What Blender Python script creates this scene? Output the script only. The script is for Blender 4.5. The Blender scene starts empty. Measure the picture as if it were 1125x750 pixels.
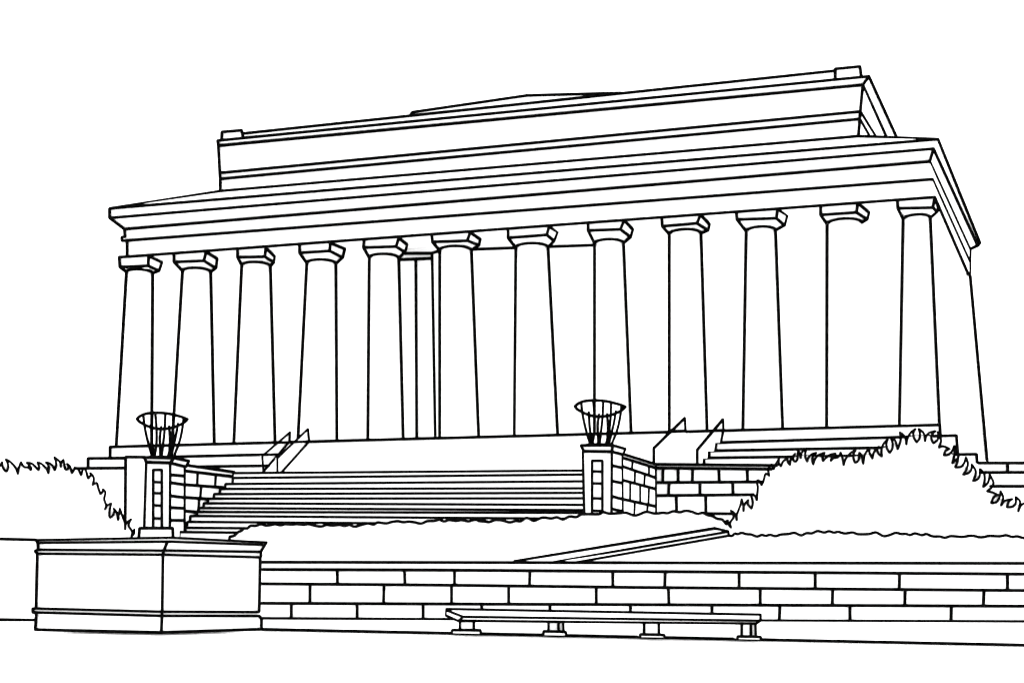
import bpy, math
from mathutils import Vector as V

# ---------------------------------------------------------------- camera, sky, sun, exposure
F, CX, CY = 1671.0, 562.5, 375.0            # focal length and centre of the 1125 x 750 picture
YAW, PITCH, EYE = math.radians(20.7), math.atan(233 / 1671.0), 1.7
S = bpy.context.scene
cam = bpy.data.cameras.new('camera'); cam_o = bpy.data.objects.new('camera', cam)
S.collection.objects.link(cam_o); S.camera = cam_o
cam.sensor_fit = 'HORIZONTAL'; cam.sensor_width = 36; cam.lens = F / 1125 * 36
cam.clip_start = 0.1; cam.clip_end = 6000
cam_o.location = (0, 0, EYE); cam_o.rotation_euler = (math.pi / 2 + PITCH, 0, YAW)

SUN_EL, SUN_AZ = math.radians(50), math.radians(200)   # high veiled sun behind the viewer
w = bpy.data.worlds.new('World'); S.world = w; w.use_nodes = True
nt = w.node_tree; nt.nodes.clear()
out = nt.nodes.new('ShaderNodeOutputWorld'); bg = nt.nodes.new('ShaderNodeBackground')
sky = nt.nodes.new('ShaderNodeTexSky'); sky.sky_type = 'NISHITA'; sky.sun_disc = False
sky.sun_elevation = SUN_EL; sky.sun_rotation = SUN_AZ; sky.air_density = 0.6; sky.dust_density = 6
mul = nt.nodes.new('ShaderNodeMix'); mul.data_type = 'RGBA'; mul.inputs['Factor'].default_value = 0.97
mul.inputs['B'].default_value = (10, 10, 10, 1)         # closed white cloud cover over the clear sky
nt.links.new(sky.outputs['Color'], mul.inputs['A'])
nt.links.new(mul.outputs['Result'], bg.inputs['Color']); bg.inputs['Strength'].default_value = 0.1
nt.links.new(bg.outputs[0], out.inputs[0])
sun = bpy.data.lights.new('sun', 'SUN'); sun.energy = 0.5; sun.angle = math.radians(25); sun.color = (1, .99, .97)
sun_o = bpy.data.objects.new('sun', sun); S.collection.objects.link(sun_o)
sun_o.rotation_euler = (math.pi / 2 - SUN_EL, 0, math.pi - SUN_AZ)
S.view_settings.view_transform = 'Standard'; S.view_settings.look = 'None'
S.view_settings.exposure = 1.75; S.view_settings.gamma = 1
S.cycles.max_bounces = 16; S.cycles.diffuse_bounces = 16
S.cycles.use_denoising = True

# ---------------------------------------------------------------- materials
def mat(name, lo, hi, scale, rough=0.9):
    m = bpy.data.materials.new(name); m.use_nodes = True; n = m.node_tree
    b = n.nodes['Principled BSDF']; b.inputs['Roughness'].default_value = rough
    b.inputs['Specular IOR Level'].default_value = 0.0
    tc = n.nodes.new('ShaderNodeTexCoord'); tx = n.nodes.new('ShaderNodeTexNoise'); tx.inputs['Scale'].default_value = scale
    tx.inputs['Detail'].default_value = 4
    r = n.nodes.new('ShaderNodeValToRGB')
    r.color_ramp.elements[0].color = (*lo, 1); r.color_ramp.elements[1].color = (*hi, 1)
    r.color_ramp.elements[0].position = .35; r.color_ramp.elements[1].position = .65
    n.links.new(tc.outputs['Object'], tx.inputs['Vector']); n.links.new(tx.outputs['Fac'], r.inputs['Fac'])
    n.links.new(r.outputs['Color'], b.inputs['Base Color'])
    return m
MARBLE = mat('white_marble', (.95, .95, .95), (.98, .98, .98), .4)
GRANITE = mat('white_granite', (.94, .94, .94), (.97, .97, .97), 2)
LEAF = mat('white_foliage', (.94, .94, .94), (.97, .97, .97), 3)
LAWN = mat('white_lawn', (.94, .94, .94), (.97, .97, .97), 1)
PAVE = mat('white_paving', (.93, .93, .93), (.96, .96, .96), .5)
INK = mat('black_ink', (0, 0, 0), (.002, .002, .002), 5)

# ---------------------------------------------------------------- the place's frame: distances ahead (d), facade planes (Y), side planes (X)
FH = V((-math.sin(YAW), math.cos(YAW), 0)); RT = V((math.cos(YAW), math.sin(YAW), 0)); UP = V((0, 0, 1))
FW = FH * math.cos(PITCH) + UP * math.sin(PITCH); UU = -FH * math.sin(PITCH) + UP * math.cos(PITCH)
O = V((0, 0, EYE))
def ray(x, y): return FW * F + RT * (x - CX) + UU * (CY - y)
def P(x, y, d): r = ray(x, y); return O + r * (d / r.dot(FH))
def PY(x, y, Y): r = ray(x, y); return O + r * (Y / r.y)
def PX(x, y, X): r = ray(x, y); return O + r * (X / r.x)
def PZ(x, y, z): r = ray(x, y); return O + r * ((z - EYE) / r.z)
def spot(d, lat, z): return FH * d + RT * lat + UP * z
def lerp(a, b, t): return a + (b - a) * t

LW = 3.85                                    # thickness of the dark edges, as a fraction of their distance
def rad(p, k=1.0): return max(.004, LW * k * .5 * (p - O).dot(FW) / F)

_B = []                                      # small ball for the joints of the edge lines
_g = (1 + 5 ** .5) / 2
for a in (-1, 1):
    for b in (-_g, _g):
        _B += [V((0, a, b)).normalized(), V((a, b, 0)).normalized(), V((b, 0, a)).normalized()]
_BF = []
for i in range(12):
    for j in range(i + 1, 12):
        for k in range(j + 1, 12):
            if max((_B[i]-_B[j]).length, (_B[j]-_B[k]).length, (_B[i]-_B[k]).length) < 1.1:
                n = (_B[j]-_B[i]).cross(_B[k]-_B[i])
                _BF.append((i, j, k) if n.dot(_B[i]) > 0 else (i, k, j))

class MB:
    def __init__(s): s.v, s.f, s.m = [], [], []
    def add(s, pts, faces, mi=0):
        o = len(s.v); s.v += [V(p) for p in pts]
        for f in faces: s.f.append([o + i for i in f]); s.m.append(mi)
        return s
    def loft(s, rings, cap=True):
        n = len(rings[0]); pts = [p for r in rings for p in r]; fs = []
        for k in range(len(rings) - 1):
            for i in range(n):
                j = (i + 1) % n
                fs.append((k*n+i, k*n+j, (k+1)*n+j, (k+1)*n+i))
        if cap: fs += [list(range(n))[::-1], [(len(rings)-1)*n + i for i in range(n)]]
        return s.add(pts, fs)
    def slab(s, pts, off):                   # polygon with thickness
        return s.loft([pts, [p + off for p in pts]])
    def block(s, fl, fr, bk, zb):            # solid from a top front edge, a back offset and a bottom height
        t = [fl, fr, fr + bk, fl + bk]
        return s.loft([t, [V((p.x, p.y, zb)) for p in t]])
    def line(s, pts, k=1.0):                 # dark edge: round bar along the points
        pts = [p + (O - p).normalized() * rad(p, k) * 1.9 for p in pts]     # edge bars stand a little proud
        for a, b in zip(pts, pts[1:]):
            d = b - a
            if d.length < 1e-5: continue
            u = d.orthogonal().normalized(); v = d.normalized().cross(u)
            ra, rb = rad(a, k), rad(b, k); n = 8
            ring = [(u * math.cos(t * math.tau / n) + v * math.sin(t * math.tau / n)) for t in range(n)]
            s.add([a + q * ra for q in ring] + [b + q * rb for q in ring],
                  [(i, (i+1) % n, n + (i+1) % n, n + i) for i in range(n)] + [list(range(n))[::-1], list(range(n, 2*n))], 1)
        for p in pts:
            r = rad(p, k) * .98
            s.add([p + q * r for q in _B], _BF, 1)
        return s
    def build(s, name, m, parent=None, **kw):
        if parent is None:
            lo = V([min(v[i] for v in s.v) for i in range(3)]); hi = V([max(v[i] for v in s.v) for i in range(3)])
            org = V(((lo.x + hi.x) / 2, (lo.y + hi.y) / 2, lo.z))
        else:
            r = parent
            while r.parent: r = r.parent
            org = r.location
        me = bpy.data.meshes.new(name); me.from_pydata([v - org for v in s.v], [], s.f)
        me.materials.append(m); me.materials.append(INK)
        me.polygons.foreach_set('material_index', s.m); me.update()
        o = bpy.data.objects.new(name, me); S.collection.objects.link(o)
        if parent is None: o.location = org
        else: o.parent = parent
        for k, x in kw.items(): o[k] = x
        return o
def thing(name, loc, label, cat, group=None):
    o = bpy.data.objects.new(name, None); S.collection.objects.link(o); o.location = loc
    o['label'] = label; o['category'] = cat
    if group: o['group'] = group
    return o
def smooth(p, n=3):                          # flowing line through plan points, sharp tips kept sharp
    def tan(i):
        if i == 0 or i == len(p) - 1: return (0, 0)
        a, b, c = p[i-1], p[i], p[i+1]; u = (b[0]-a[0], b[1]-a[1]); v = (c[0]-b[0], c[1]-b[1])
        lu, lv = math.hypot(*u) or 1, math.hypot(*v) or 1
        if (u[0]*v[0] + u[1]*v[1]) / (lu * lv) < -.25: return (0, 0)
        k = 2 * min(lu, lv) / (lu + lv)
        return (.5 * k * (c[0]-a[0]), .5 * k * (c[1]-a[1]))
    r = []
    for i in range(len(p) - 1):
        t0, t1 = tan(i), tan(i+1)
        for s in range(n):
            t = s / n; h = (2*t**3-3*t*t+1, t**3-2*t*t+t, -2*t**3+3*t*t, t**3-t*t)
            r.append(tuple(h[0]*p[i][k] + h[1]*t0[k] + h[2]*p[i+1][k] + h[3]*t1[k] for k in (0, 1)))
    r.append(p[-1]); return r
def Z(pts, s, ox, oy): return [(x / s + ox, y / s + oy) for x, y in pts]

# ---------------------------------------------------------------- ground
def sheet(name, m, rows, kind='structure'):
    b = MB(); n = len(rows[0])
    b.add([p for r in rows for p in r], [(k*n+i, k*n+i+1, (k+1)*n+i+1, (k+1)*n+i) for k in range(len(rows)-1) for i in range(n-1)])
    return b, name, m
g = MB(); g.add([(-3000, -3000, -.05), (3000, -3000, -.05), (3000, 3000, -.05), (-3000, 3000, -.05)], [(0, 1, 2, 3)])
g.build('ground', PAVE, kind='structure')
pv = MB()                                    # raised paving under the bench, its front edge drawn dark
a, c = PZ(200, 688.9, 0), PZ(1700, 719.9, 0)
pv.loft([[a, c, spot(41, 40, 0), spot(41, -40, 0)], [q + V((0, 0, -.049)) for q in (a, c, spot(41, 40, 0), spot(41, -40, 0))]])
pv.line([PZ(287, 690.7, 0), PZ(1125, 708, 0), c])
pv.build('pavement', PAVE, kind='structure')
b, n_, m_ = sheet('lawn', LAWN, [[spot(d, l, z) for l in (-90, -30, 0, 30, 90)] for d, z in
    ((40.4, 1.35), (47, 1.7), (54, 2.15), (58, 2.3), (66, 2.4), (72, 2.4))])
b.build('lawn', LAWN, kind='structure')
b, n_, m_ = sheet('terrace', PAVE, [[spot(d, l, z) for l in (-90, -30, 0, 30, 90)] for d, z in
    ((68.5, 2.3), (68.6, 4.5), (80, 5.2), (90, 6.0), (200, 6.0), (260, 0))])
b.build('terrace', PAVE, kind='structure')

# ---------------------------------------------------------------- the memorial building
YC = 92.0
base = PY(570, 480, 100); base.z = 6.0
hall = thing('memorial_building', base, 'huge white colonnaded memorial hall with flat attic, standing above the staircases', 'building')
def ring(fl, fr, br):
    return [fl, fr, br, V((fl.x, br.y, (fl.z + br.z) / 2))]
YB = 123.0
# entablature
ra = ring(PY(120.3, 229, 89.4), PY(1030.5, 153, 89.4), PY(1076.7, 266.7, YB + 2))
rb = ring(PY(120.3, 239.5, 89.4), PY(1025.7, 163.5, 89.4), PY(1073.7, 268.8, YB + 2))
rc = ring(PY(136.6, 251.8, 90.4), PY(1021.5, 177.6, 90.4), PY(1064.8, 272.2, YB + .5))
rd = ring(PY(136.8, 264.4, 90.6), PY(1024.4, 197, 90.6), PY(1065, 287, YB))
re = ring(PY(139.5, 282, 90.6), PY(1027, 216.6, 90.6), PY(1065.2, 304.5, YB))
e = MB(); e.loft([ra, rb, rc, rd, re])
for r in (ra, rb, rc, rd, re): e.line([r[0], r[1], r[2]])
e.line([ra[0], rb[0], rc[0]]); e.line([PY(136.6, 251.8, 90.4), PY(137.3, 260, 90.5), PY(133.8, 260.6, 90.5), PY(134, 264.6, 90.5), rd[0]])
e.line([PY(139.5, 265, 90.6), re[0]]); e.line([rb[1], rc[1]])
e.line([ra[2], PY(1074.5, 269.8, YB + 2), PY(1065.8, 273.7, YB + 1), PY(1065.4, 290, YB), re[2]])
e.line([PY(130.9, 282.4, 90.6), re[0]])
e.build('entablature', MARBLE, hall)
# roof skirt between cornice and attic
s = 5.0
a0 = ring(PY(242, 211.3, 89.4 + s), PY(943, 151.2, 89.4 + s), PY(943, 151.2, 89.4 + s) + V((0, 22, 0)))
k = MB(); k.loft([ra, a0]); up = V((0, 0, .09)); k.line([ra[0], a0[0] + up, a0[1] + up, ra[1]])
k.build('roof_skirt', MARBLE, hall)
# attic
YA = 94.4
def aring(l, r, Y, dx=0):
    fl, fr = PY(*l, Y), PY(*r, Y); return [fl, fr, fr + V((0, 20, 0)), V((fl.x, fr.y + 20, fl.z))]
q1 = aring((239, 154.6), (954.7, 84), YA - .5); q2 = aring((239.8, 160.3), (948, 93.5), YA)
q3 = aring((241.4, 190), (945.2, 122.6), YA); q4 = aring((241.8, 196.6), (944.6, 130.9), YA)
a0b = [p + V((0, 0, -.3)) for p in a0]
at = MB(); at.loft([q1, q2, q3, q4, a0b])
for r in (q1, q2, q3, q4): at.line([r[0], r[1]])
for r, t in ((q1, (985.5, 151.6)), (q2, (974.3, 151.4)), (q3, (962.6, 151.2)), (q4, (956, 151.1))):
    at.line([r[1], PX(t[0], t[1], r[1].x) if r is not q1 else PX(t[0], t[1], r[1].x)])
at.line([q1[0], q2[0], q3[0], q4[0], a0[0]]); at.line([q1[1], q2[1], q3[1], q4[1], a0[1]])
at.build('attic', MARBLE, hall)
# low parapet rail behind the attic edge, its end blocks, and the skylight
pr = MB(); l, r = PY(266, 146.8, YA + .4), PY(918, 77.8, YA + .4)
pr.block(l, r, V((0, 1, 0)), q1[1].z - .6); pr.line([l, r]); pr.build('parapet', MARBLE, hall)
for pts in ([(243.4, 153.7), (243.7, 145), (265.5, 143.2), (267, 151.4)], [(917.5, 86.6), (917.6, 75.8), (944.8, 73.2), (946.3, 84.2)]):
    t = MB(); q = [PY(x, y, YA - .1) for x, y in pts]
    t.slab([q[0] - V((0, 0, .3)), q[1], q[2], q[3] - V((0, 0, .3))], V((0, 1.4, 0))); t.line(q); t.build('attic_block', MARBLE, hall)
sk = MB(); Ys = YA + 6
sp = [PY(449, 129, Ys), PY(453, 123.4, Ys), PY(579, 105, Ys), PY(682, 102.3, Ys), PY(682, 112, Ys), PY(449, 135, Ys)]
sk.slab(sp, V((0, 6, -.5))); sk.line(sp[:4]); sk.build('skylight_roof', MARBLE, hall)

# columns: pixel measurements of each capital and shaft, laid on the colonnade's own planes
CAP = [
 ((130.9,282.1),(131.6,293.4),(163.3,281.1),(162.8,292),(177.8,288),(174.8,297.5),(138.8,298.3),(168,300.7)),
 ((191,279),(191,287.8),(226.3,276.9),(224,286.5),(238.7,284.3),(237.3,294.5),(200.4,297.6),(231.8,298.7)),
 ((260.9,275),(260.9,282.6),(291.9,272.5),(291,282),(301.5,281.5),(300.8,288),(265.5,291.3),(297.3,292.5)),
 ((329,269.6),(329,277.8),(362.9,267),(362.2,275.7),(378.9,273.5),(376.6,283),(337,288.6),(369.3,290)),
 ((399.8,264.5),(399.2,272),(438.2,261.6),(435,270.9),(447.2,268.7),(444.9,276.9),(405.6,282.6),(438.4,284)),
 ((474.3,259),(475,265.8),(516.6,255.4),(513.3,264.5),(527.7,262.9),(526.1,269.4),(483,275),(518.2,275)),
 ((558.1,253.3),(558.1,261.3),(603.2,249),(600.7,258.1),(612.5,254.4),(608.7,264.5),(566.6,272),(602.3,272)),
 ((646,245.3),(646,253.3),(685.8,241.9),(681.6,252),(695.2,252.2),(692.9,260.4),(653.1,265.8),(685.2,268.9)),
 ((726.9,239.6),(727.5,248.6),(769.5,236),(765.8,245.4),(779.4,246.3),(778,253),(735.1,256.3),(770.3,257.4)),
 ((809,233.7),(809.6,241.2),(854.3,229.8),(853,239.9),(864.8,236.2),(861.9,247.6),(819.6,253),(852.2,254.3)),
 ((901.5,226.8),(901.5,236.2),(942.4,223.3),(941,233.4),(954.6,233.4),(952.8,241),(908.4,244.9),(946.9,246.2)),
 ((985.8,220.2),(986.3,229),(1027,217),(1025,228.2),(1030.6,230.4),(1029.5,232.5),(992,240.6),(1022.2,239.9))]
FOOT = [(127.8,167,488.5),(189.3,235.8,487),(257,302.5,485.5),(327.3,370.4,483.5),(404,443.2,481.5),(483,526.2,479.5),(565,613,477.5),
        (653,693.6,475.2),(735.2,777,473.2),(816,860,471),(908,951,468.7),(988,1032.3,466.6)]
YF, YR, NS = 90.75, 93.2, 24
def disc(lp, rp, Y):                         # circle whose two outer tangents pass through the measured points
    l, r = PY(*lp, Y), PY(*rp, Y); c = (l + r) / 2; h = math.hypot(c.x, c.y)
    R = (r.x - l.x) / 2 * (Y / h); u = V((c.x, c.y, 0)).normalized(); nR = V((u.y, -u.x, 0))
    return c, R, nR
def circ(c, R): return [c + V((math.cos(t * math.tau / NS), math.sin(t * math.tau / NS), 0)) * R for t in range(NS)]
def column(cap, foot, lo, hi, group=None, ink=(True, True), i=0):
    ct, Rt, nt_ = disc(cap[6], cap[7], YC)
    cb, Rb, nb = disc((foot[0], foot[2]), (foot[1], foot[2]), YC)
    sh = MB(); zb = cb.z - .25
    rings = []
    for t in [0, .25, .5, .75, 1]:
        c = ct.lerp(cb, t); rings.append(circ(c, lerp(Rt, Rb, t) - .1))
    rings.append(circ(V((cb.x, cb.y, zb)), Rb - .1))
    sh.loft(rings[::-1])
    for sgn, end in ((-1, lo), (1, hi)):
        if end is None: continue
        y0 = cap[6][1] if sgn < 0 else cap[7][1]
        t = min(1, (end - y0) / (foot[2] - y0))
        A = ct + nt_ * Rt * sgn; B = cb + nb * Rb * sgn; B = A.lerp(B, t)
        sh.line([A, B])
    o = sh.build('column', MARBLE, hall)
    FLt, FLb, FRt, FRb = [PY(*cap[j], YF) for j in range(4)]; SRt, SRb = PY(*cap[4], YR), PY(*cap[5], YR)
    BLt, BLb = V((FLt.x, YR, FLt.z)), V((FLb.x, YR, FLb.z))
    cm = MB(); top = [FLt, FRt, SRt, BLt]; bot = [FLb, FRb, SRb, BLb]
    cm.loft([bot, top])
    N = NS // 4; sq = []
    for a, b_ in zip(bot, bot[1:] + bot[:1]): sq += [a.lerp(b_, t / N) for t in range(N)]
    cc = []
    for p in sq:
        d = V((p.x - ct.x, p.y - ct.y, 0)).normalized(); cc.append(ct + d * (Rt - .1))
    cm.loft([cc, sq])
    cm.line([FLt, FLb, FRb, FRt]); cm.line([FRt, SRt, SRb, FRb])
    cm.line([FLb, ct - nt_ * Rt]); cm.line([SRb, ct + nt_ * Rt])
    a0_ = math.atan2(-nt_.y, -nt_.x); arc = [ct + V((math.cos(a0_ + t * math.pi / 14), math.sin(a0_ + t * math.pi / 14), 0)) * Rt for t in range(15)]
    cm.line([p + V((0, 0, .05 * math.sin(j * math.pi / 14))) - FH * .16 * math.sin(j * math.pi / 14) for j, p in enumerate(arc)], .95)
    cm.build('capital', MARBLE, o)
for i, (c, f) in enumerate(zip(CAP, FOOT)):
    lo, hi = f[2], f[2]
    if i == 10: hi = None
    column(c, f, lo, hi)
# the rear corner column of the right flank
rcn = MB(); YR2 = YB - 1.5
l1, r1, l2, r2 = PY(1046, 300, YR2), PY(1065.9, 300, YR2), PY(1052, 506, YR2), PY(1084.6, 506, YR2)
ca, Ra, cb_, Rb_ = (l1 + r1) / 2, (r1.x - l1.x) / 2, (l2 + r2) / 2, (r2.x - l2.x) / 2
rcn.loft([circ(cb_, Rb_ - .11), circ(ca, Ra - .11)]); rcn.line([PY(1065.9, 303, YR2 - .4), r2])
rcn.build('column', MARBLE, hall)

# inner hall wall with its tall doorway
ce = MB(); YW = 95.2
x0, x1 = PY(150, 300, YW).x, PY(1000, 300, YW).x; dl, dr = PY(475.4, 300, YW).x, PY(700, 300, YW).x
zt, zb = rd[1].z - .4, 8.0; zl = PY(570, 272, YW).z
def box(mb, X0, X1, Y0, Y1, Z0, Z1):
    mb.loft([[V((X0, Y0, Z0)), V((X1, Y0, Z0)), V((X1, Y1, Z0)), V((X0, Y1, Z0))], [V((X0, Y0, Z1)), V((X1, Y0, Z1)), V((X1, Y1, Z1)), V((X0, Y1, Z1))]])
box(ce, x0, dl, YW, YW + 20, zb, zt); box(ce, dr, x1, YW, YW + 20, zb, zt); box(ce, dl + .003, dr - .003, YW + .003, YW + 19.9, zl, zt - .003)
box(ce, dl + .003, dr - .003, YW + 1.3, YW + 19.9, zb, zl - .003)
ce.line([PY(483, 275.3, YW), PY(655, 269.2, YW)]); ce.line([PY(474.7, 278.2, YW), PY(483, 275.3, YW)])
ce.build('hall_wall', MARBLE, hall)
pi = MB(); Yp = YW - .12
pi.slab([PY(430, 279, Yp), PY(474.8, 278.2, Yp), PY(478.3, 486, Yp), PY(430, 488, Yp)], V((0, .1, 0)))
pi.line([PY(440, 278.4, Yp), PY(474.7, 278.2, Yp), PY(478.2, 481, Yp)]); pi.line([PY(438, 285.3, Yp), PY(474.8, 283.8, Yp)])
pi.line([PY(456.8, 285, Yp), PY(457.8, 482, Yp)])
pi.build('door_pilaster', MARBLE, hall)

# stepped base
def bstep(name, L, R, Y, zb, jog=None, left=True):
    m = MB(); l, r = PY(*L, Y), PY(*R, Y); m.block(l, r, V((0, 122 - Y, 0)), zb)
    m.line([l, r]); 
    if jog: m.line([r, PY(*jog, Y)])
    if left: m.line([l, PY(*left, Y)])
    return m.build(name, MARBLE, hall)
bstep('stylobate', (120.8, 490.6), (1032.6, 466.4), 90.0, 6, (1033.2, 479), (120.8, 501.5))
bstep('base_step', (122, 503), (305.6, 498.7), 89.3, 6, None, None)
bstep('base_step', (124, 513.5), (295.5, 511.2), 88.6, 6, None, None)
bstep('base_step', (786.8, 485.9), (1050.8, 478), 89.3, 6, (1052.3, 499), (785.8, 494.5))
bstep('base_step', (779, 494.9), (1031, 490.3), 88.6, 6, None, (779, 502.5))
bstep('base_step', (773.3, 502.8), (1073, 498.6), 87.9, 6, (1074.3, 525), (773.3, 510))
# upper flight between the cheek walls
XL = PY(338.3, 480, 89.8).x; XR = PY(752, 480, 89.8).x
fl = MB(); n = 9
fa, fb = PX(340, 484.5, XL), PX(308.6, 519, XL)
for i in range(n):
    dy = (89.9 - fb.y) / n; y0 = 89.9 - (i + 1) * dy; z1 = lerp(fa.z, fb.z, (i + 1.3) / n) - .12
    box(fl, XL + .15, XR - .15, y0, y0 + dy - .002, 5.0, z1)
fl.build('stair_flight', MARBLE, hall)
def cheek(poly, rear, ink, extra=None):
    X = PY(rear, 480, 89.85).x; q = [PX(x, y, X) for x, y in poly]; m = MB()
    m.slab(q, V((-.12, 0, 0)))
    for st in ink: m.line([PX(x, y, X) for x, y in st], .78 if rear < 400 else 1)
    m.build('cheek_wall', MARBLE, hall)
c1 = [(289.3, 518), (288.1, 500.6), (318.7, 474.5), (318.1, 485)]
cheek(c1, 319, [c1 + [c1[0]], [(305.5, 486), (318, 485.6)], [(288, 499.6), (305.5, 498.8)], [(286.5, 511.4), (295.5, 511)]])
c2 = [(304.8, 519.5), (304.7, 503), (338.4, 470.8), (339.9, 484.6), (308.6, 519.5)]
cheek(c2, 340, [c2, [(323, 485.5), (339.9, 484.6)]])
c3 = [(718.3, 512), (718.3, 492), (752.2, 459), (752.9, 472.5), (754, 512)]
cheek(c3, 754, [c3[:4], [(737, 473.8), (753, 473.2)]])
c4 = [(766, 512), (766, 494), (794.2, 460.4), (794.9, 472), (792, 485.8), (785.6, 486), (784.2, 495), (777.4, 495.4), (777, 503), (771.6, 503.4), (771.6, 512)]
cheek(c4, 795, [c4[:3], [(794.2, 460.4), (794.4, 472), (791.8, 486)], [(783, 472.9), (794.5, 472.5)]])

# ---------------------------------------------------------------- lower staircase
st = thing('lower_staircase', spot(61, -12, 2.3), 'wide flight of low white steps between the two tall pedestals with wire bowls', 'staircase')
ROWS = [(257.3,519.3,516.4,None),(256,524.7,520.9,529.3),(247.7,531.3,528.3,535.7),(242,536.7,536,541.5),(235.3,542.4,541,545.8),
        (228.7,547.4,547,551.2),(224,552.5,554.2,557.3),(218.7,557.7,560,561),(216.7,562,563,565.6),(209.3,566.4,569.5,572),(206,572.8,576,577.3),
        (204,579.3,583,583),(197.3,584,589,589.3)]
for k, (x, yl, yr, yd) in enumerate(ROWS):
    d = 65 - k * .55; m = MB(); l, r = P(x, yl, d), P(646, yr, d)
    m.block(l, r, FH * (1.2 if k else 3.0), 2.2)
    m.line([l, r], .84)
    if yd: m.line([l, P(x - .6, yd, d)], .84)
    m.build('step', MARBLE, st)

# ---------------------------------------------------------------- pedestals
def pedestal(label, cap, shaft, inset, rungs, joints, zb, basep=None, d=57.0, ds=58.9):
    c = P((shaft[0][0] + shaft[1][0]) / 2, shaft[1][1], d + 1); c.z = zb
    t = thing('pedestal', c, label, 'pedestal', 'tall pedestals flanking the lower staircase')
    (a, b, c_), (e_, f_, g_) = cap               # top: front left, front right, side rear ; bottom likewise
    def R4(p, q, r): fl, fr, br = P(*p, d), P(*q, d), P(*r, ds); return [fl, fr, br, fl + (br - fr)]
    T, B = R4(a, b, c_), R4(e_, f_, g_); m = MB(); m.loft([B, T])
    m.line([T[0], T[1], T[2], B[2], B[1], B[0], T[0]]); m.line([T[1], B[1]]); m.build('cap', MARBLE, t)
    s0 = R4(*shaft[0:2], shaft[2]); m = MB()
    bot = [P(x, y, dd) for (x, y), dd in zip(shaft[3:6], (d, d, ds))]; bot.append(bot[0] + (bot[2] - bot[1]))
    low = [V((p.x, p.y, zb)) for p in bot]
    m.loft([low, bot, s0]); 
    for i in range(3): m.line([s0[i], bot[i]], .9)
    for (y1, y2, ya) in joints:
        m.line([P(shaft[1][0] + ya, y1, d + .02), P(shaft[2][0], y2, ds)])
    m.build('shaft', MARBLE, t)
    m = MB(); x0_, x1_, y0_, y1_ = inset
    q = [P(x0_, y1_, d - .03), P(x0_, y0_, d - .03), P(x1_, y0_, d - .03), P(x1_, y1_, d - .03)]
    m.slab(q, FH * .04); m.line(q, .88)
    for y in rungs: m.line([P(x0_, y, d - .03), P(x1_, y + .3, d - .03)], .85)
    m.build('inset_panel', MARBLE, t)
    if basep:
        m = MB(); q = [P(x, y, d - .2) for x, y in basep]; q2 = [q[0], q[1], V((q[2].x, q[2].y, zb)), V((q[3].x, q[3].y, zb))]
        m.slab(q2, FH * .19); m.line([q[3], q[0], q[1], q[2]]); m.build('base', MARBLE, t)
pedestal('white stone pedestal with plain base block and tall ladder panel, beside the big plain plinth',
    (((158.6, 502), (190.9, 502.9), (207.5, 506.1)), ((160.5, 507.4), (187.2, 508.3), (204.3, 512.5))),
    [(160.5, 508), (187, 508.5), (202.8, 511), (158.3, 579.5), (186.7, 579.7), (202.6, 583)],
    (168.2, 177.8, 515.8, 579.5), (529.2, 541.3, 554.8, 569),
    [(521.3, 522.6, 1.6), (530, 532.2, 1.6), (544.5, 546.2, 1.6), (557.3, 558, 1.6), (571.2, 571.3, 1.6)], 2.0,
    [(153.2, 579.8), (189.8, 579.8), (190.2, 590), (152.4, 590)])
pedestal('white stone pedestal with tall ladder panel, at the end of the slanting block wall',
    (((638.1, 488.9), (673.3, 488.7), (687, 492.8)), ((641.3, 495.4), (672.3, 495.9), (684, 499))),
    [(640.2, 496), (672.3, 496.3), (683.4, 500), (641.8, 564), (671.8, 564), (684, 564)],
    (650.4, 661.8, 505.8, 564), (517.5, 530.6, 547, 560.6),
    [(511, 513.6, 0), (528, 530.3, 0), (544.8, 547.8, 0), (558.6, 561.2, 0)], 2.0)

# wire fire bowls
RIM = Z([(287,185),(330,150),(400,129),(500,124),(600,131),(700,153),(770,174),(806,190),(770,225),(700,260),(620,283),(530,291),(440,277),(370,249),(310,215)], 9.375, 120, 440)
RIBS = [Z(r, 9.375, 120, 440) for r in (
 [(352,150),(362,250),(390,390),(440,570)], [(475,132),(487,290),(486,440),(468,570)], [(578,130),(571,290),(556,440),(541,570)],
 [(658,142),(655,280),(640,430),(606,570)], [(765,180),(755,275),(727,410),(668,570)], [(430,245),(438,400),(460,570)],
 [(535,268),(522,380),(526,570)], [(617,262),(624,400),(620,540)], [(708,235),(685,370),(637,570)])]
def bowl(label, dx, dy, d=57.9):
    cx, cy = 178.3 + dx, 462 + dy
    def dep(x, y): return d - (cy - y) / 9.0 * .92 if abs(y - cy) < 9.5 else d
    b0 = P(cx - 2, 501.2 + dy, d)
    t = thing('fire_bowl', b0, label, 'fire bowl', 'open wire bowls on the pedestals')
    rp = smooth([(x + dx, y + dy) for x, y in RIM] + [(RIM[0][0] + dx, RIM[0][1] + dy)], 3)
    m = MB(); m.line([P(x, y, dep(x, y)) for x, y in rp], 1.0); m.build('rim', INK, t)
    for r in RIBS:
        q = smooth([(x + dx, y + dy) for x, y in r], 4); n = len(q); m = MB()
        s_d = dep(*q[0]); m.line([P(x, y, lerp(s_d, d + (s_d - d) * .2, i / (n - 1))) for i, (x, y) in enumerate(q)], .88); m.build('rib', INK, t)
    m = MB(); fc = [b0 + V((math.cos(i * math.tau / 16) * .5, math.sin(i * math.tau / 16) * .5, 0)) for i in range(16)]
    m.loft([[p + V((0, 0, -.03)) for p in fc], [p + V((0, 0, .02)) for p in fc]]); m.build('foot_ring', INK, t)
bowl('black open wire fire bowl on the pedestal beside the big plain plinth', 0, 0)
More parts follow.
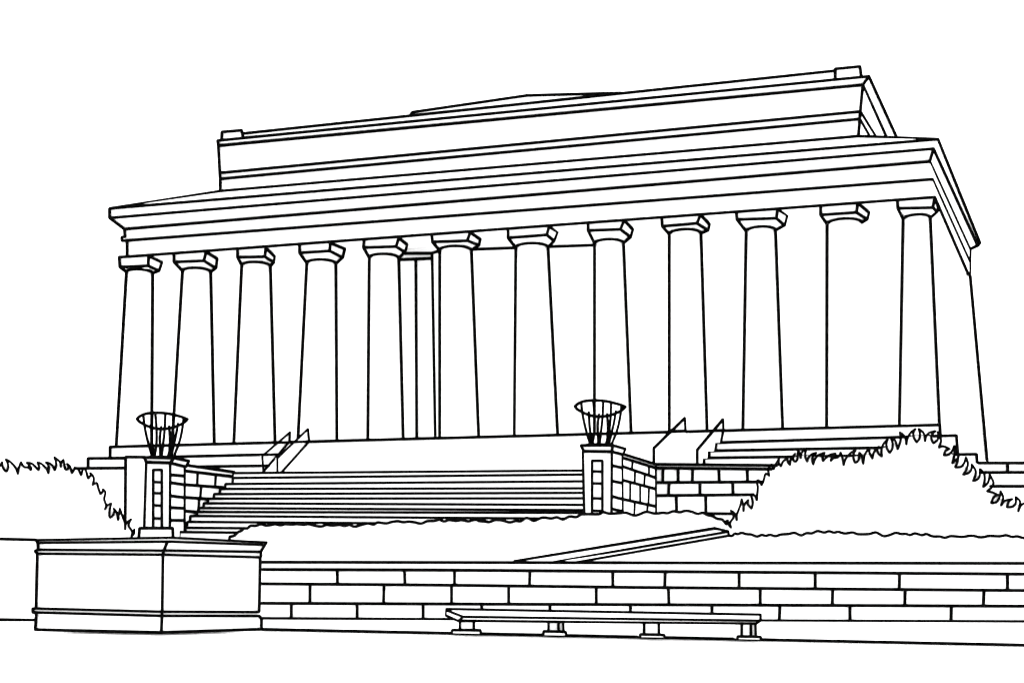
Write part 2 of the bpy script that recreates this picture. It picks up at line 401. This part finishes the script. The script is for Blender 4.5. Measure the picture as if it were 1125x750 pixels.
bowl('black open wire fire bowl on the pedestal by the block wall with vertical joints', 481.1, -13.6)

# ---------------------------------------------------------------- block walls round the terrace
def wall(name, label, cat, A, B, poly, ink, t=.5, group=None, zb=None):
    """A, B = (picture column, distance) of the wall's two ends."""
    a, b = P(A[0], 540, A[1]), P(B[0], 540, B[1]); n = V((b.y - a.y, a.x - b.x, 0)).normalized()
    if n.dot(FH) < 0: n = -n
    def on(x, y): r = ray(x, y); return O + r * ((a - O).dot(n) / r.dot(n))
    m = MB(); q = [on(x, y) for x, y in poly]
    if zb is not None: q = [p if y < 9000 else p for p, (x, y) in zip(q, poly)]
    m.slab(q, n * t)
    for s_ in ink: m.line([on(x, y) for x, y in s_])
    return m.build(name, GRANITE, label=label, category=cat, **({'group': group} if group else {}))
WG = 'stone walls holding up the terrace'
wall('terrace_wall', 'block wall slanting back from the pedestal by the big plinth, behind the ends of the steps', 'wall',
    (203, 59.3), (257.3, 66.8), [(203, 600), (203, 511.6), (206.3, 510.9), (257.5, 518.2), (256.5, 600)],
    [[(207, 510.9), (257.4, 518.2), (255.6, 523.2), (203.5, 517)], [(203, 532), (248, 535.4)], [(203, 546), (229.5, 547.8)], [(203, 560.8), (216.5, 562.2)],
     [(216.9, 520), (216.4, 532.5)], [(236.9, 521.8), (236, 534.3)], [(220.8, 534.8), (219.8, 546.7)], [(218.6, 547.5), (217.8, 561)]], .4, WG)
wall('terrace_wall', 'narrow-blocked wall slanting back from the pedestal to a corner, away from the steps', 'wall',
    (683.8, 59.2), (720.2, 67), [(683.6, 575), (683.4, 497.8), (720, 509.4), (720.3, 575)],
    [[(683.6, 498), (720, 509.4)], [(684, 502.6), (719.9, 513.6)], [(684, 512), (720, 524.3)], [(684, 527), (720, 536.7)], [(684, 547.9), (720, 555.8)],
     [(694.7, 505.5), (693.7, 515.8)], [(712.4, 511.8), (712.6, 521.7)], [(697.2, 517.5), (696.8, 530.8)], [(707.9, 521), (707.3, 533.4)], [(692, 530.5), (691.8, 548.5)],
     [(702.8, 534), (702.9, 551)], [(712.5, 535.8), (711.9, 553.5)], [(697, 552), (696.5, 563)], [(711, 555), (710.6, 562)], [(720, 509.6), (720.4, 566)]], .4, WG)
wall('terrace_wall', 'block wall facing the lawn, three courses under a thin coping, running into the large shrub', 'wall',
    (720.3, 67), (1000, 67), [(720.3, 575), (720.3, 509.4), (1000, 513), (1000, 575)],
    [[(720.3, 509.6), (845.3, 510.8), (1000, 513)], [(720.3, 513.8), (844, 515.1), (1000, 517)], [(720.5, 529.8), (838, 529)], [(720.5, 544.1), (832, 543)], [(775, 563.8), (806, 564)],
     [(728.4, 515), (728, 529.3)], [(745, 515), (745, 529.3)], [(761, 515), (760.6, 529.3)], [(789.7, 515.5), (790.2, 529)], [(821, 516), (821.2, 529)],
     [(735, 530.5), (734.4, 543.5)], [(769, 530.5), (769, 543.3)], [(805, 530.3), (805.3, 543)], [(743, 544.8), (743.3, 562)], [(775.3, 544.3), (775.5, 563)]], .5, WG)
wall('terrace_wall', 'low distant wall with a single coping joint, right of the stepped base and behind the shrub', 'wall',
    (1040, 69), (1300, 69), [(1074.6, 570), (1074.6, 508.3), (1300, 508), (1300, 570)],
    [[(1074.3, 508.3), (1300, 508)], [(1078, 518.7), (1300, 518)], [(1088, 533.8), (1300, 534)], [(1106.9, 508.8), (1107, 518.2)]], .5, WG)
wall('terrace_wall', 'short stretch of plain wall with thick coping above the curving tall bush', 'wall',
    (96.5, 66), (139, 66), [(96.6, 590), (96.6, 503.2), (139, 503), (139, 590)],
    [[(96.6, 514), (96.6, 503.2), (138.5, 503)], [(84, 514.2), (138, 513.8)]], .5, WG)
wall('wall_pier', 'plain smooth upright slab of wall directly behind the pedestal next to the plinth', 'wall',
    (137.8, 59.3), (161, 59.3), [(137.4, 592), (138, 501.6), (159.5, 501.9), (160, 592)],
    [[(137.4, 581), (138, 501.6), (159, 501.9)]], .6, WG)

# ---------------------------------------------------------------- garden kerb on the lawn
kb = MB()
A0, A1, B0, B1, C0, C1 = P(565, 617, 40.6), P(785, 581.7, 54.8), P(608, 617, 40.5), P(800, 583.5, 54.4), P(633, 617.2, 40.4), P(800.8, 588, 54.2)
kb.loft([[A0, B0, C0, C0 - V((0, 0, .35)), A0 - V((0, 0, .35))], [A1, B1, C1, C1 - V((0, 0, .5)), A1 - V((0, 0, .5))]])
kb.line([B1, B0], .85); kb.line([A0 + V((0, 0, .02)), A1 + V((0, 0, .06)), B1]); kb.line([C0, C1, B1], .85)
kb.build('garden_kerb', GRANITE, label='long low stone kerb slanting up the lawn to the foot of the large shrub', category='kerb')

# ---------------------------------------------------------------- shrubs and hedges
def bush(name, label, cat, line, d, T, base, close, win, group=None):
    """Crest line in the picture's plan at distance d; the body swells T metres to either side of it."""
    sm = []
    for i in range(len(line)):
        w_ = line[max(0, i - win): i + win + 1]; sm.append((sum(p[0] for p in w_) / len(w_), sum(p[1] for p in w_) / len(w_)))
    if win: sm = sm[::2] + [sm[-1]]
    poly = [close[0]] + sm + [close[1]]
    cx = (poly[0][0] + poly[-1][0]) / 2; rings = []
    for t, k in ((-1, .45), (-.85, .7), (-.62, .82), (-.42, .88), (-.4, 1), (.4, 1), (.7, .85), (1, .5)):
        if not win:
            rings.append([P(x, min(base, y + (1 - k) * 50), d + t * T) for x, y in poly]); continue
        rings.append([P(cx + (x - cx) * (k * .3 + .7), base - (base - y) * k, d + t * T) if base > y else P(cx + (x - cx) * (k * .3 + .7), y, d + t * T) for x, y in poly])
    m = MB(); m.loft(rings[::-1]); m.line([P(x, y, d - .41 * T) for x, y in smooth(line, 4)], .8 if win else .93)
    return m.build(name, LEAF, label=label, category=cat, **({'group': group} if group else {}))
LB = Z([(-900,330),(-840,200),(-800,320),(-700,180),(-690,300),(-600,190),(-560,320),(-470,180),(-420,330),(-330,190),(-300,310),(-200,170),(-170,320),(-60,300),(0,240),(35,185),(45,260),(70,310),(105,340),(130,290),(130,210),(95,140),(150,165),(210,220),(265,290),(295,380),(305,300),(345,185),(375,240),(410,268),(460,272),(510,315),(500,260),(440,195),(500,200),(560,235),(600,280),(635,318),(645,260),(615,190),(680,210),(740,265),(775,310),(797,370),(805,290),(790,225),(755,190),(820,205),(870,250),(900,320),(925,250),(920,170),(895,105),(945,140),(990,190),(1003,265),(1010,190),(1045,145),(1060,230),(1075,300)], 15, 0, 495)
LB += Z([(28,125),(42,100),(28,72),(55,95),(70,155),(93,118),(92,105),(125,115),(150,172),(163,130),(165,108),(190,125),(212,200),(235,172),(230,153),(255,180),(262,215),(250,255),(287,238),(300,280),(318,335),(335,320),(340,292),(362,320),(352,380),(370,435),(358,468),(375,435),(412,415),(400,470),(395,520),(403,540),(430,515),(440,475),(432,460),(460,495),(472,560),(480,500),(487,460),(510,530),(530,580),(532,640),(537,595),(585,553),(565,590),(568,620),(595,660),(588,700),(610,680),(612,640)], 7.9, 70, 500)
bush('shrub', 'tall ragged-leaved bush curving down beside the short plain wall to the plinth', 'bush', LB, 56.0, 1.6, 640, ((-120, 640), (150, 610)), 7, 'large ragged bushes')
RB = Z([(60,650),(38,610),(50,575),(60,570),(65,600),(82,620),(75,595),(80,578),(98,550),(95,520),(80,503),(110,525),(122,570),(122,530),(145,470),(155,425),(165,460),(168,507),(172,465),(200,430),(198,460),(222,490),(232,450),(218,395),(245,400),(260,432),(262,390),(266,340),(258,305),(272,295),(292,328),(305,300),(320,250),(345,265),(338,220),(362,185),(375,220),(385,190),(412,148),(410,175),(425,200),(440,165),(470,148),(472,170),(487,190)], 6.25, 790, 480)
RB += Z([(105,440),(125,400),(170,350),(140,390),(145,440),(175,460),(200,430),(210,310),(235,350),(248,412),(255,350),(290,300),(335,275),(310,330),(310,400),(335,460),(355,400),(400,360),(460,340),(415,390),(405,440),(418,500),(440,430),(490,370),(575,338),(545,390),(552,455),(590,410),(650,365),(725,350),(680,395),(660,450),(700,410),(750,405),(780,370),(793,335),(820,410),(835,510),(860,430),(920,350),(1000,305),(970,360),(975,430),(995,475),(1040,440)], 12.5, 860, 470)
RB += Z([(47,415),(75,450),(95,555),(105,470),(130,410),(175,360),(170,410),(208,490),(220,430),(250,370),(290,340),(265,380),(285,430),(325,465),(320,370),(350,300),(395,255),(380,310),(390,370),(422,420),(455,360),(455,290),(435,235),(490,270),(520,375),(545,310),(558,240),(545,165),(590,195),(620,240),(628,315),(640,240),(680,170),(740,125),(715,170),(720,230),(755,290),(790,240),(795,180),(780,125),(830,160),(855,215),(857,275),(870,215),(910,170),(985,150),(945,190),(935,240),(960,300),(1010,260),(1025,210),(1015,160),(1045,210),(1055,280)], 11.25, 940, 460)
RB += Z([(95,95),(140,82),(195,108),(160,120),(140,165),(185,160),(220,120),(235,78),(240,150),(218,238),(270,190),(275,150),(268,220),(245,275),(300,270),(330,230),(343,185),(362,240),(345,300),(318,342),(370,325),(395,285),(395,248),(425,290),(435,330),(410,400),(450,385),(470,350),(472,290),(510,335),(515,400),(500,455),(545,415),(562,345),(595,410),(580,455),(538,495),(590,505),(640,528),(600,545),(575,600),(620,595),(650,550),(660,495),(685,550),(665,625),(700,580),(770,565),(735,590),(720,640),(770,635),(800,600),(798,545),(840,590),(822,678),(845,625),(880,605),(960,600),(930,700),(1000,640),(1090,650),(1060,740),(1130,680),(1230,700),(1200,790),(1300,760)], 8.333, 1020, 480)
bush('shrub', 'largest shrub, a rounded mound with curling leaf tips in front of the stepped base', 'bush', RB, 58.0, 1.8, 640, ((803, 610), (1178, 640)), 8, 'large ragged bushes')
LH = Z([(45,160),(47,147),(65,143),(78,130),(95,122),(105,113),(120,112),(132,102),(155,102),(175,95),(195,101),(215,99),(235,95),(255,100),(275,95),(300,97),(325,95),(350,98),(370,95),(400,102),(425,105),(445,98),(470,101),(500,98),(520,103),(540,98),(560,106),(590,98),(615,92),(640,97),(655,88),(690,92),(715,86),(740,83),(760,87),(785,85),(810,88),(835,93),(860,83),(890,82),(910,77),(930,84),(950,78),(980,82),(1000,78),(1030,84),(1050,78),(1080,78),(1110,86)], 3.75, 240, 550)
LH += Z([(20,82),(45,83),(65,87),(90,78),(120,80),(150,88),(175,82),(195,84),(215,70),(230,72),(250,82),(285,68),(320,72),(345,67),(370,76),(395,64),(425,66),(445,55),(480,54),(520,54),(535,45),(560,52),(600,50),(630,48),(665,60),(695,50),(715,44),(750,52),(780,48),(800,50),(825,42),(850,46),(875,40),(900,44),(925,53),(945,48),(965,58),(985,62),(1005,73),(1025,76),(1042,96)], 3.75, 520, 550)
bush('hedge', 'low clipped hedge with wavy top running below the steps and the right pedestal', 'hedge', LH, 55.6, .6, 604, ((251.5, 604), (802, 604)), 0, 'low hedges at the top of the lawn')
RH = Z([(72,118),(95,120),(115,103),(135,108),(165,98),(200,108),(235,110),(275,125),(310,113),(340,120),(370,112),(410,122),(450,110),(500,107),(550,98),(595,117),(635,100),(675,102),(715,85),(765,96),(800,86),(835,97),(865,90),(915,103),(970,95),(1010,108)], 6.618, 790, 570)
RH += Z([(30,104),(80,92),(130,118),(170,113),(220,95),(260,104),(290,102),(320,111),(355,99),(405,112),(435,103),(480,120),(530,121),(567,130),(610,118),(690,124),(755,115),(820,127),(880,117),(950,120),(1000,112),(1040,124),(1080,120),(1125,132),(1180,120),(1260,130),(1340,118),(1450,128)], 6.43, 950, 570)
bush('hedge', 'low flat hedge with wavy top in front of the largest shrub', 'hedge', RH, 53.5, .6, 604, ((801, 604), (1175, 604)), 0, 'low hedges at the top of the lawn')

# ---------------------------------------------------------------- foreground retaining walls
wall('retaining_wall', 'long low retaining wall of three block courses behind the stone bench', 'wall',
    (280, 40.4), (1125, 38.6), [(48, 692), (48, 616.5), (1900, 619.6), (1900, 686)],
    [[(50, 616.6), (288, 617), (1300, 618.6), (1900, 619.6)], [(288, 625.2), (480, 625.8), (700, 627.3), (1125, 630.2), (1900, 636)], [(287, 640.8), (480, 642.2), (700, 644.8), (1125, 648.2), (1900, 655.5)],
     [(287, 662.2), (700, 663.7), (1125, 665.4), (1900, 668.4)], [(287, 678.9), (500, 680), (700, 681), (1125, 682.4), (1900, 685.5)]] +
    [[(x, a_), (x + t_, b_)] for x, a_, b_, t_ in (
     (370.6, 625.5, 640.9, 0), (444.4, 626, 641.5, .4), (499.3, 626.2, 642, 0), (582.2, 627, 642.7, -.6), (673.2, 627.3, 644, 0), (730.8, 627.6, 644.6, -.6), (812, 628.3, 645.3, 0), (895.6, 629.5, 645.9, 0), (988.3, 629.5, 646.8, -.4), (1106.9, 630, 647.8, 0),
     (340.6, 641.5, 662, -.2), (421.9, 642, 662.3, -.6), (496, 642.5, 662.6, 0), (558.8, 643, 663, 0), (655, 644, 663.2, 0), (734.3, 645.2, 663.4, .6), (835.2, 646, 664, 0), (914.8, 646.5, 664.3, -.4), (994.4, 647, 664.6, -.4), (1081, 648, 664.8, -.6),
     (320, 662.8, 678.8, 0), (392.3, 663, 679.2, 0), (464.8, 663, 679.5, 0), (529.2, 663.3, 670, 0), (604.2, 663.5, 670.8, 0), (692.6, 664, 673, 0), (782.2, 664.4, 674.6, 0), (856.8, 664.8, 681, -.6), (933.8, 665, 681.4, 0), (1045.2, 665.2, 681.8, -.4))], .7)
wall('boundary_wall', 'plain smooth wall running off the picture edge from the plinth', 'wall',
    (-300, 39.3), (42, 39.3), [(-300, 682), (-300, 591), (41, 592), (41, 682)], [[(-300, 591), (0, 591.6), (39.5, 592.5)], [(-300, 679), (0, 680.2), (38.5, 680.9)]], .7)

# big plinth, corner towards the viewer
DL, DC, DR = 34.6, 33.4, 34.8
pl0 = P(165, 691, 35); pl0.z = 0
pt = thing('plinth', pl0, 'big plain boxy stone plinth with moulded cap, corner towards the viewer', 'plinth')
def pring(l, c, r):
    L_, C_, R_ = P(*l, DL), P(*c, DC), P(*r, DR); B_ = L_ + R_ - C_; B_.z = (L_.z + R_.z) / 2; return [L_, C_, R_, B_]
p1 = pring((39.6, 592.7), (186.7, 590.1), (292.8, 595.3)); p2 = pring((41.5, 596), (184, 594.6), (289.3, 598.2))
p2b = pring((41.8, 603.4), (180, 604.3), (286.6, 605.8)); p3 = pring((38.4, 604.8), (179.6, 605.4), (286.4, 606.6)); p4 = pring((40.9, 607.9), (179, 609), (286, 611.8))
p5 = pring((39.5, 667.5), (178.2, 671.2), (284.8, 671.4)); p5b = pring((36, 667.8), (178.1, 671.4), (284.8, 671.8)); p6 = pring((36, 672.2), (177.9, 676.1), (284.8, 676.1))
p7 = pring((40, 673), (177.8, 676.6), (287.4, 679)); p8 = pring((38.6, 691.2), (177.2, 694.2), (287.3, 690.7))
m = MB(); m.loft([p4, p3, p2b, p2, p1])
for r in (p1, p2): m.line(r[:3], .8)
m.line([p2b[0], p2b[1], p2b[2]], .85); m.line([p4[0], p4[1], p4[2]], .85); m.line([p1[0], p2[0], p2b[0], p3[0], p4[0]]); m.line([p1[2], P(286.6, 605.8, DR), P(287, 610.6, DR)]); m.line([p2[1], p2b[1], p4[1]])
m.build('cap', GRANITE, pt)
m = MB(); m.loft([p5, p4]); 
for i in range(3): m.line([p4[i], p5[i]])
m.build('body', GRANITE, pt)
m = MB(); m.loft([p8, p7, p6, p5b, p5])
for r in (p5b, p6): m.line(r[:3], .85)
m.line([p5b[0], p6[0], p7[0], p8[0], p8[1], p8[2], p7[2], p6[2]]); m.line([p5b[1], p8[1]])
m.build('base', GRANITE, pt)

# ---------------------------------------------------------------- bench
def gd(x): y = 690.7 + (x - 287) * .02064; return 1.7 * 1686.9 / (y - 608.0)      # distance of the paving edge
b0 = PZ(665, 698, 0)
bn = thing('stone_bench', b0, 'long backless stone bench on four short feet before the retaining wall', 'bench')
zt = .34
f0, f1 = PZ(509, 677, zt), PZ(835.3, 681.2, zt); g0, g1 = P(503.2, 681.5, gd(503) + .05), P(831, 684.4, gd(831) + .05)
f0, f1 = P(509, 677, gd(509) - .1), P(835.3, 681.2, gd(835) - .1)
h0, h1 = P(490.4, 669.8, gd(490) + 2.0), P(835.7, 676, gd(835) + 2.0); i0, i1 = P(490, 675.6, gd(490) + 1.9), P(835.7, 679, gd(835) + 1.9)
m = MB(); m.loft([[g0, f0, h0, i0], [g1, f1, h1, i1]])
m.line([h0, i0, g0, g1, f1, h1], .85); m.line([h0, f0, f1], .85); up = V((0, 0, .022)); m.line([h0 + up, h1 + up], .95); m.line([f0, g0], .8); m.build('seat', GRANITE, bn)
for base_, legs in (((496.2, 528.6, 691.5), (505.2, 520.7)), ((596.6, 622.2, 693), (602.5, 613.5, 619.2)), ((703, 730.3, 696.4), (707.6, 724)), ((810, 836.3, 698.6), (814.8, 825, 830.4))):
    x0_, x1_, y_ = base_; d = gd((x0_ + x1_) / 2) + .02
    fy = lambda x: 690.7 + (x - 287) * .02064
    m = MB(); q = [P(legs[0], y_, d + .12), P(legs[0] + .4, 682.5 + (legs[0] - 505) * .01, d + .12), P(legs[-1] - .4, 682.5 + (legs[-1] - 505) * .01, d + .12), P(legs[-1], y_, d + .12)]
    m.slab(q, FH * .9)
    for x in legs: m.line([P(x, y_, d + .12), P(x - (.4 if x == legs[-1] and len(legs) > 2 else 0), 682.5 + (x - 505) * .01, d + .12)], .9)
    lg = m.build('leg', GRANITE, bn)
    m = MB(); q = [P(x0_, fy(x0_) - .2, d), P(x0_ + .6, y_, d), P(x1_ - .8, y_ + .4, d), P(x1_, fy(x1_) - .2, d)]
    m.slab(q, FH * 1.1); m.line(q, .9); m.build('foot', GRANITE, lg)
